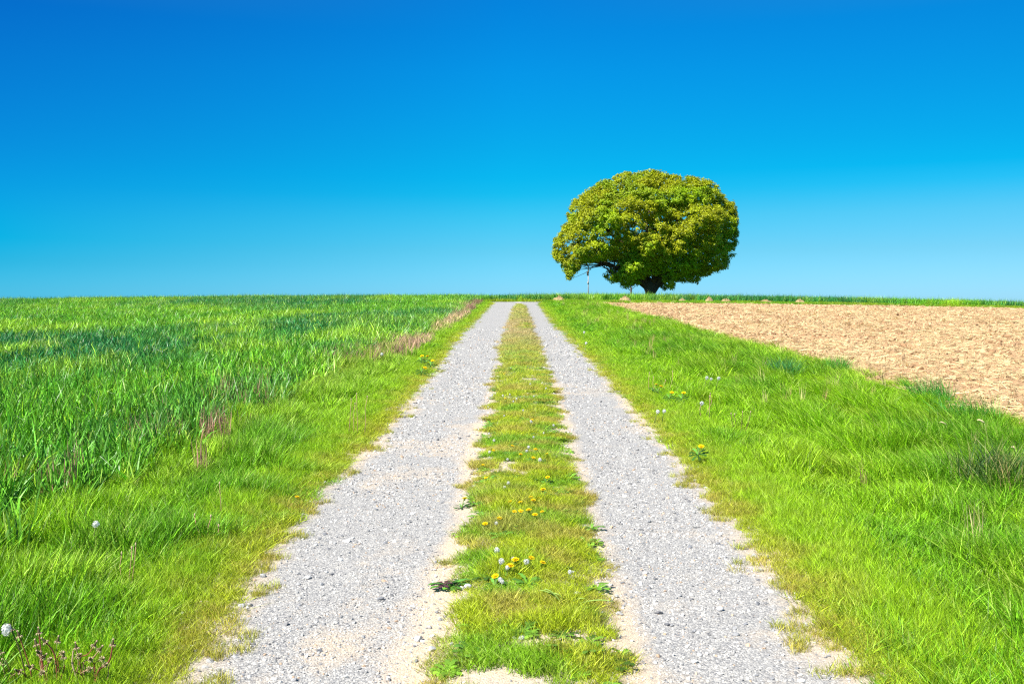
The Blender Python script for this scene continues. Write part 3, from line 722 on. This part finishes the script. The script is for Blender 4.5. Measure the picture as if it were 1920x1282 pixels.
def stem_mesh(h, bend=.02, r0=.0028, mat=None, name='stem'):
    G = Geo(); G.tube(bez((0, 0, -.02), (bend*.2, 0, h*.6), (bend, 0, h), 6), [r0*1.2]*3+[r0]*3, 7); return G.mesh(name, [mat or M_stem])
def petals(R_, z0, x0, rings=3, seed=0):
    r_ = np.random.default_rng(seed); V = []; Q = []
    for g_ in range(rings):
        n_ = 26 - 5*g_; rr = R_*(1-.27*g_); tilt = .12 + .33*g_
        for k in range(n_):
            a_ = 2*math.pi*(k+.5*g_)/n_ + r_.uniform(-.08, .08); l = rr*r_.uniform(.88, 1.06); b0 = len(V); wd = 2*math.pi*rr/n_*.55
            d = np.array([math.cos(a_), math.sin(a_), 0]); s = np.array([-d[1], d[0], 0])
            for t, w_ in ((.1, .3), (.6, 1), (1, .7)):
                c = d*l*t*math.cos(tilt) + np.array([x0, 0, z0 + l*t*math.sin(tilt) + .001*g_]); V += [c-s*wd*w_, c+s*wd*w_]
            Q += [(b0, b0+1, b0+3, b0+2), (b0+2, b0+3, b0+5, b0+4)]
    return np.array(V), Q
def dandelion(h, label, loc, group):
    t = empty('dandelion', loc, label, 'flower', group)
    obj('stem', stem_mesh(h), t)
    G = Geo(); V, Q = petals(.021, h, .02, 3, 1); G.add(V, Q); obj('flower_head', G.mesh('flower_head', [M_yel], False), t)
    G = Geo(); G.tube([(.02, 0, h-.016), (.02, 0, h-.006), (.02, 0, h+.001)], [.004, .008, .007], 9); obj('calyx', G.mesh('calyx', [M_stem]), t)
    G = Geo(); G.add(*rosette_parts(77, 9, .09, .022)); obj('leaves', G.mesh('leaves', [M_leafd], False), t)
    return t
def fluff_geo(R_, c, seed=0, squash=1.0, n_=130):
    """a ball of radial hairs ending in small umbrellas"""
    r_ = np.random.default_rng(seed); G = Geo(); d = r_.normal(size=(n_, 3)); d /= np.linalg.norm(d, axis=1)[:, None]; d[:, 2] *= squash
    for v_ in d:
        u_ = np.cross(v_, [0.3, .2, 1]); u_ /= np.linalg.norm(u_); w2 = np.cross(v_, u_); e_ = np.array(c)+v_*R_*r_.uniform(.75, 1.1); a0 = np.array(c)+v_*R_*.15; s = R_*.20
        G.add([a0, e_+u_*.0006, e_-u_*.0006], None, [(0, 1, 2)]); G.add([e_-u_*s, e_-w2*s, e_+u_*s, e_+w2*s], [(0, 1, 2, 3)])
    return G
def clock(h, label, loc, group):
    t = empty('dandelion_clock', loc, label, 'flower', group)
    obj('stem', stem_mesh(h), t); obj('seed_head', fluff_geo(.017, (.02, 0, h+.008), 4).mesh('seed_head', [M_fluff], False), t)
    G = Geo(); G.tube([(.02, 0, h-.004), (.02, 0, h+.006), (.02, 0, h+.014)], [.003, .006, .003], 7); obj('receptacle', G.mesh('receptacle', [M_brn]), t)
    return t

MED = 'on the short grass strip in the middle of the lane'
def med_base(qx, qy, h):
    p = at(qx, qy, h + .03); p.z = float(lane_z(p.x, p.y)); p.x -= .02; return p
yel_near = [(991, 1049), (1014, 1056), (967, 1057), (956, 1066), (935, 1082)]
lab_near = ['yellow dandelion right of the white seed heads nearest to the camera in the lane strip', 'rightmost yellow dandelion of the nearest flower cluster in the lane strip', 'yellow dandelion between the white seed heads nearest to the camera', 'yellow dandelion just in front of the nearest white seed heads', 'leftmost and nearest yellow dandelion of the nearest flower cluster in the lane strip']
yel_mid = [(1020, 922), (994, 934), (1008, 933), (962, 939), (981, 944), (1000, 942), (963, 961), (976, 960), (994, 963), (1003, 970), (1021, 960), (936, 974), (911, 982)]
lab_mid = {(1003, 970): 'largest orange yellow dandelion of the dense cluster midway along the lane strip', (911, 982): 'yellow dandelion at the left gravel edge below the dense cluster in the lane strip', (936, 974): 'yellow dandelion beside a white seed head left of the dense cluster in the lane strip', (1020, 922): 'farthest yellow dandelion of the dense cluster midway along the lane strip', (1021, 960): 'upright yellow dandelion at the right side of the dense cluster in the lane strip'}
yel_far = [(1004, 844), (1030, 849), (997, 859), (976, 853), (907, 868), (914, 893), (1029, 897), (950, 746), (960, 835), (925, 840), (948, 700), (990, 655), (1000, 790)]
lab_far = {(907, 868): 'yellow dandelion on the left rim of the lane strip next to the gravel, far cluster', (914, 893): 'yellow dandelion half hidden in turf on the left side of the lane strip', (1029, 897): 'yellow dandelion alone on the right side of the lane strip above the dense cluster'}
D0 = dandelion(.07, 'yellow dandelion alone in a small tuft on the gravel left of the lane strip', med_base(871, 936, .07), 'dandelions in bloom in the lane strip')
rz_ = lambda: float(R.uniform(-.5, .5))
for p_, lb in zip(yel_near, lab_near): dup(D0, med_base(*p_, .07), lb, rz_(), float(R.uniform(.85, 1.1)))
for p_ in yel_mid: dup(D0, med_base(*p_, .07), lab_mid.get(p_, 'yellow dandelion within the dense flower cluster midway along the lane strip'), rz_(), float(R.uniform(.7, 1.05)))
for p_ in yel_far: dup(D0, med_base(*p_, .07), lab_far.get(p_, 'small distant yellow dandelion scattered in the far half of the lane strip'), rz_(), float(R.uniform(.7, 1.0)))
V0 = None
for (qx, qy, lb) in [(1255, 734, 'largest yellow dandelion in the right verge among dry stalks'), (1232, 722, 'yellow dandelion behind the largest one in the right verge'), (1224, 720, 'yellow dandelion nearest the gravel among dry stalks in the right verge'), (1279, 735, 'pale yellow dandelion deep in grass, rightmost of the right verge group'), (1309, 834, 'yellow dandelion alone by the gravel edge of the right verge'),
                     (710, 634, 'yellow dandelion below the pinkish dry grass in the left verge'), (790, 666, 'yellow dandelion on the left of the far left verge group'), (800, 668, 'yellow dandelion in the centre of the far left verge group'), (808, 674, 'yellow dandelion on the right of the far left verge group by the gravel'), (790, 686, 'yellow dandelion lowest of the far left verge group'), (548, 930, 'yellow dandelion alone in the left verge at the near gravel edge')]:
    hh_ = .07 if qy > 900 else .2; sc_ = 1.7 if qy < 700 else 1.35
    if qy > 900: sc_ = 1.0
    p = at(qx, qy, hh_); p.z += hh_ - .07*sc_; dup(D0, p, lb, rz_(), sc_, 'dandelions in bloom on the verges')
C0 = clock(.085, 'white dandelion seed head, leftmost of the nearest fluffy group in the lane strip', med_base(940, 1059, .09), 'dandelion seed heads in the lane strip')
for (qx, qy, lb) in [(960, 1060, 'white dandelion seed head in the middle of the nearest fluffy group'), (960, 1045, 'white dandelion seed head at the back of the nearest fluffy group'), (979, 1052, 'tall white dandelion seed head, rightmost of the nearest fluffy group'),
                     (944, 1080, 'white seed head in front of the nearest fluffy group in the lane strip'), (946, 1087, 'lowest white seed head in front of the nearest fluffy group'), (1074, 1068, 'white seed head on a brown stem at the right edge of the lane strip'), (935, 1034, 'small white seed head alone behind the nearest fluffy group'),
                     (943, 908, 'flattened white seed head on the left of a pair in the lane strip'), (954, 904, 'round white seed head on the right of a pair in the lane strip'), (1013, 864, 'white seed head near the far yellow dandelions in the lane strip'), (929, 975, 'white seed head left of the dense yellow cluster')]:
    dup(C0, med_base(qx, qy, .09), lb, rz_(), float(R.uniform(.65, 1.0)))
for i in range(24):
    qx, qy = R.uniform(915, 1040), R.uniform(690, 860); p = med_base(qx, qy, .08)
    dup(C0, p, 'tiny white seed head scattered over the far half of the lane strip', rz_(), float(R.uniform(.5, .85)))
for (qx, qy, lb, s_) in [(1321, 709, 'pale seed head on a tall stalk, left of the trio in the right verge', 1.5), (1329, 711, 'small pale seed head in the middle of the trio in the right verge', 1.2), (1343, 710, 'pale seed head on the right of the trio in the right verge', 1.5), (1312, 755, 'white seed head beside brown stalks in the right verge', 1.4),
                         (1228, 770, 'grey white seed head low by the right verge edge, left one of a pair', 1.3), (1242, 770, 'grey white seed head low by the right verge edge, right one of a pair', 1.2), (1095, 624, 'white seed head highest up the right verge near the gravel', 1.9), (1098, 644, 'white seed head just below the highest one in the right verge', 1.7),
                         (175, 985, 'white seed head in the left verge near the wheat', 1.2), (718, 664, 'white seed head in the far left verge', 1.7)]:
    q_p = at(qx, qy, .25); q_p.z += .25 - .085*s_; dup(C0, q_p, lb, rz_(), s_, 'dandelion seed heads on the verges')

# spent dandelions in the near left corner: leaning red stems with closed brown heads
def spent(loc, stems, label, fl=None):
    cx_ = 960 + loc.x*F_PX/loc.y
    for k_ in range(7):
        a0 = cx_ + float(R.uniform(-35, 45)); y0 = float(R.uniform(1222, 1262))
        stems = stems + [([(a0, y0+24, 0), (a0+float(R.uniform(-6, 6)), y0+8, 0), (a0+float(R.uniform(-16, 16)), y0, float(R.uniform(0, .08)))], .0032, (M_drystem, M_brn, M_red)[k_ % 3], k_ % 2 == 0)]
    t = empty('spent_dandelion', loc, label, 'plant', 'spent dandelions in the near left corner')
    def loc3(q): return Vector(q)
    for (pts, thick, mat, head) in stems:
        thick *= .62
        W = [world_at(q, loc) for q in pts]
        G = Geo(); n_ = len(W); P_ = W if n_ > 2 else [W[0], (W[0]+W[1])/2+Vector((0, 0, .004)), W[1]]
        if n_ == 3: P_ = bez(*[tuple(a_) for a_ in W], 8)
        P_ = [Vector((P_[0][0]*.45, P_[0][1], 0))] + [Vector(q) for q in W]
        for _ in range(3):
            P_ = [P_[0]] + [q for a_, b_ in zip(P_, P_[1:]) for q in (a_*.75+b_*.25, a_*.25+b_*.75)] + [P_[-1]]
        G.tube(P_, list(np.linspace(thick*1.15, thick*.85, len(P_))), 8); s_ = obj('stem', G.mesh('stem', [mat]), t)
        if head:
            e_ = Vector(P_[-1]); d_ = (e_ - Vector(P_[-2])).normalized(); G = Geo()
            G.tube([e_-d_*.003, e_+d_*.003, e_+d_*.010, e_+d_*.017, e_+d_*.020], [.0025, .006, .0055, .003, .0025], 9); hd = obj('closed_head', G.mesh('closed_head', [M_brn]), s_)
            G = Geo(); G.tube([e_+d_*.019, e_+d_*.023, e_+d_*.026], [.0026, .0042, .0022], 7)
            for k in range(9):
                a_ = 2*math.pi*k/9; o_ = d_.orthogonal().normalized(); o_.rotate(__import__('mathutils').Quaternion(d_, a_))
                G.tube([e_+d_*.001+o_*.006, e_-d_*.002+o_*.012, e_-d_*.008+o_*.013], [.0016, .0014, .0006], 4)
            obj('dry_bracts', G.mesh('dry_bracts', [M_bract]), s_)
    G = Geo(); G.add(*rosette_parts(31, 12, .14, .03)); obj('leaves', G.mesh('leaves', [M_leafd], False), t)
    if fl:
        c_ = world_at(fl, loc); obj('seed_head', fluff_geo(.018, tuple(c_), 9, 1.35, 260).mesh('seed_head', [M_fluff], False), t)
    return t
def world_at(q, loc):
    """(pixel x, pixel y, metres nearer than the plant's own distance)"""
    qx, qy, dn = q; d = ray(qx, qy); Y_ = loc.y - dn; t = Y_/d.y
    return Vector((d.x*t, Y_, CAM_H + d.z*t)) - loc
la = at(45, 1275, .02); lb_ = at(95, 1262, .02); lc = at(165, 1262, .02)
for L__, qx in ((la, 45), (lb_, 95), (lc, 165)):
    L__.y = 4.0; L__.x = (qx-960)/F_PX*4.0; L__.z = float(terrain(L__.x, L__.y))
spent(la, [([(45, 1250, 0), (36, 1215, .01), (22, 1180, .01)], .0042, M_brn, True), ([(60, 1265, 0), (48, 1225, .01), (36, 1192, .02)], .0036, M_red, True), ([(22, 1270, 0), (14, 1245, 0), (2, 1224, 0)], .0034, M_brn, True), ([(12, 1275, 0), (8, 1262, 0), (5, 1242, .03)], .0034, M_drystem, True)],
      'spent dandelion with one white tuft and leaning dark stems in the near left corner', (12, 1180, .02))
spent(lb_, [([(80, 1250, 0), (76, 1215, .01), (73, 1186, .01)], .0042, M_red, True), ([(106, 1235, .01), (96, 1214, .02), (85, 1203, .03)], .0045, M_red, True), ([(100, 1262, 0), (104, 1225, 0), (108, 1202, 0)], .0036, M_stem, True), ([(118, 1268, 0), (120, 1250, 0), (119, 1232, 0)], .0034, M_stem, True), ([(78, 1270, 0), (80, 1250, 0), (68, 1208, 0)], .0034, M_red, True)],
      'spent dandelion with upright red stems and closed brown heads in the near left corner')
spent(lc, [([(180, 1256, 0), (206, 1243, .02), (211, 1208, .02)], .0055, M_red, True), ([(145, 1230, 0), (165, 1228, .01), (176, 1210, .01)], .0036, M_red, True), ([(152, 1238, 0), (172, 1236, .01), (186, 1218, .01)], .0036, M_drystem, True), ([(140, 1272, 0), (148, 1245, .01), (143, 1214, .01)], .0034, M_drystem, True), ([(134, 1245, .01), (136, 1232, .01), (137, 1220, .01)], .005, M_bract, False)],
      'spent dandelion with a thick curved red stem, rightmost of the near left corner')

# dead upright stalks in the verges
def stalks(pts, label, mat, thick=.0026, head=True):
    (bx_, by_, h0) = pts[0]; base = at(bx_, by_, .12)
    t = empty('dead_stalk_plant', base, label, 'plant', 'dead stalks in the verges')
    for (qx, qy, hpx) in pts:
        p = world_at((qx, qy, 0), base); hh = hpx*base.y/F_PX; p0 = Vector((p.x, p.y + float(R.normal(0, .01)), -.02)); p1 = Vector((p.x + float(R.normal(0, .012)), p.y, p.z + hh))
        G = Geo(); lx_ = float(R.normal(0, .03)); p1.x += lx_; G.tube([p0, (p0*.6+p1*.4) + Vector((float(R.normal(0, .006)), 0, 0)), (p0*.25+p1*.75) + Vector((float(R.normal(0, .01)), 0, 0)), p1], [thick, thick*.9, thick*.8, thick*.7], 6); s_ = obj('stalk', G.mesh('stalk', [mat]), t)
        if head: G = Geo(); G.tube([p1, p1+Vector((0, 0, .012)), p1+Vector((0, 0, .022))], [thick, thick*1.5, thick*.8], 7); obj('seed_remnant', G.mesh('seed_remnant', [M_bract]), s_)
stalks([(229, 1072, 32), (241, 1072, 42), (246, 1078, 55)], 'three thin reddish dead stalks standing in the near left verge', M_drystem)
stalks([(413, 948, 40)], 'single pale brown dead stalk standing in the left verge', M_drystem)
stalks([(386, 990, 22), (391, 1000, 30), (408, 1008, 20)], 'short broken dead stalks right of the single pale stalk in the left verge', M_drystem, .0035)
stalks([(652, 800, 50), (662, 800, 42), (670, 795, 55), (682, 790, 45)], 'cluster of tall pinkish dead stalks in the left verge beside the gravel', M_drystem, .0035)
stalks([(1217, 726, 26), (1225, 728, 20), (1243, 738, 24), (1255, 722, 24)], 'reddish dead stalks around the yellow dandelions in the right verge', M_drystem, .0035)
stalks([(1323, 775, 36), (1331, 778, 34), (1312, 770, 12)], 'two brown upright dead stalks with a seed head in the right verge', M_drystem, .0035)
stalks([(1377, 800, 22), (1387, 800, 26), (1382, 795, 18), (1393, 790, 16)], 'dark brown dead stalks in the middle of the right verge', simple('dark_stalk', (.12, .07, .04)), .0035)

# bent pale grass ears
def ear(p0, p1, p2, label):
    base = at(p0[0], p0[1], .1); t = empty('grass_ear', base, label, 'grass stem', 'bent pale grass ears in the right verge')
    a_, c_, b_ = world_at((*p0, 0), base), world_at((*p1, 0), base), world_at((*p2, 0), base); a_.z = min(a_.z, 0)
    G = Geo(); G.tube(bez(tuple(a_), tuple(a_*.35+c_*.65), tuple(c_), 6), [.0032]*6, 6); obj('stem', G.mesh('stem', [M_stem]), t)
    G = Geo(); m_ = (c_+b_)/2 + Vector((0, 0, .02)); G.tube(bez(tuple(c_), tuple(m_), tuple(b_), 8), [.004, .0075, .009, .0095, .009, .008, .006, .002], 7); obj('spike', G.mesh('spike', [M_bract2]), t)
M_bract2 = simple('pale_ear', (.62, .52, .30))
ear((1777, 820), (1775, 797), (1762, 791), 'short pale drooping grass ear left of the tall one in the right verge')
ear((1862, 845), (1846, 793), (1832, 787), 'tall pale arching grass ear at the ploughed field edge')
ear((1866, 880), (1865, 864), (1852, 859), 'pale hooked grass ear in front of the dark tussock')
ear((1905, 865), (1904, 842), (1896, 838), 'small pale grass ear at the right edge of the dark tussock')

# tussocks
def tussock(loc, n_, L_, wd_, col, label, seed, dry=.9, leanx=0, sp=.12, nm='grass_tussock'):
    m = leaf_mat('tussock_blade', .25, .5, .4, inst=False, base=col, dryat=dry)
    V, Q, T, A = blades(n_, sp, L_, wd_, .3, .5, seed, leanx); o = obj(nm, mesh_np(nm, V, [Q, T], [m], False, {'rnd': ('FLOAT', A)}), None, loc)
    return tag(o, label, 'grass tussock', 'tussocks in the right verge')
tussock(at(1472, 700, .1), 420, .42, .006, (.07, .26, .08), 'blue green tussock in the right verge near the ploughed field', 1, 2, -.1, .22)
tussock(at(1868, 905, .1), 620, .46, .007, (.05, .15, .02), 'dark tussock mixed with brown dead blades at the right picture edge', 2, .66, 0, .28)
tussock(at(1820, 792, .1), 500, .48, .0055, (.06, .27, .02), 'deep green tussock leaning over the edge of the ploughed field', 3, 2, -.35, .3)
tussock(at(1745, 742, .1), 420, .42, .0055, (.065, .28, .03), 'deep green tussock left of the leaning one beside the ploughed field', 4, 2, -.3, .28)
tussock(at(1570, 688, .1), 350, .36, .007, (.10, .33, .03), 'bright tussock where the verge meets the ploughed field behind the others', 5, 2, 0, .25)
# long green sprig lying across the strip, and a broad-leaf weed
p = med_base(1062, 1142, 0); tl = empty('long_grass_sprig', p, 'pale green long grass sprig arching across the near lane strip', 'grass stem')
for i, (a_, b_) in enumerate([((1062, 1142, 0), (1012, 1106, 0)), ((1058, 1140, .02), (1020, 1104, .02)), ((1066, 1140, 0), (1035, 1112, -.03)), ((1060, 1142, .0), (1100, 1124, .0)), ((1064, 1142, .02), (1152, 1148, .04))]):
    P0, P1 = world_at(a_, p), world_at(b_, p); P1.z = max(P1.z, .03); md = (P0+P1)/2; md.z += .05
    G = Geo(); G.tube(bez(tuple(P0), tuple(md), tuple(P1), 8), [.003, .003, .003, .003, .0035, .004, .003, .001], 5); obj('blade', G.mesh('blade', [simple('sprig_green', (.30, .45, .09))]), tl)
p = med_base(853, 1112, -.02); o = empty('broad_leaf_weed', p, 'dark purplish and green broad-leaved weed at the left edge of the near lane strip', 'plant')
G = Geo(); G.add(*rosette_parts(61, 10, .12, .035)); obj('green_leaf', G.mesh('green_leaf', [M_leafd], False), o)
G = Geo(); V, Q, T, A = rosette_parts(62, 7, .08, .03); G.add(V+np.array([-.05, .0, .01]), Q, T, A); obj('dark_leaf', G.mesh('dark_leaf', [simple('purple_leaf', (.09, .04, .045))], False), o)

# larger stones one can point to
for i, (qx, qy, s_, lb) in enumerate([
        (785, 1213, .032, 'white angular stone on the gravel left of the lane strip at the bottom'), (810, 1234, .026, 'pale stone beside the near turf left of the lane strip'), (872, 1236, .028, 'white rounded stone in the near left turf of the strip'),
        (877, 1118, .03, 'grey stone among weeds on the left edge of the lane strip'), (866, 1120, .022, 'darker stone touching the grey stone on the left edge of the strip'), (1082, 1134, .03, 'pale grey stone in the turf on the right of the lane strip'),
        (1074, 1092, .024, 'grey stone at the foot of the brown stemmed seed head'), (978, 1222, .022, 'white stone in a bare spot of the near lane strip, right of two'), (965, 1222, .018, 'white stone in a bare spot of the near lane strip, left of two'), (492, 1088, .026, 'grey stone at the near left grass edge'), (453, 1146, .024, 'dark grey stone beside the lowest left grass edge'), (1350, 1153, .026, 'flat white stone on the right wheel track')]):
    me = chip(900+i, 2, .7); me.materials.append(M_stone); p = med_base(qx, qy, -.03); p.x += .02
    o = obj('stone', me, None, p + Vector((0, 0, s_*.35))); o.scale = (s_*.75,)*3; o.rotation_euler = (0, 0, i*1.3); tag(o, lb, 'stone', 'larger stones lying on the lane')
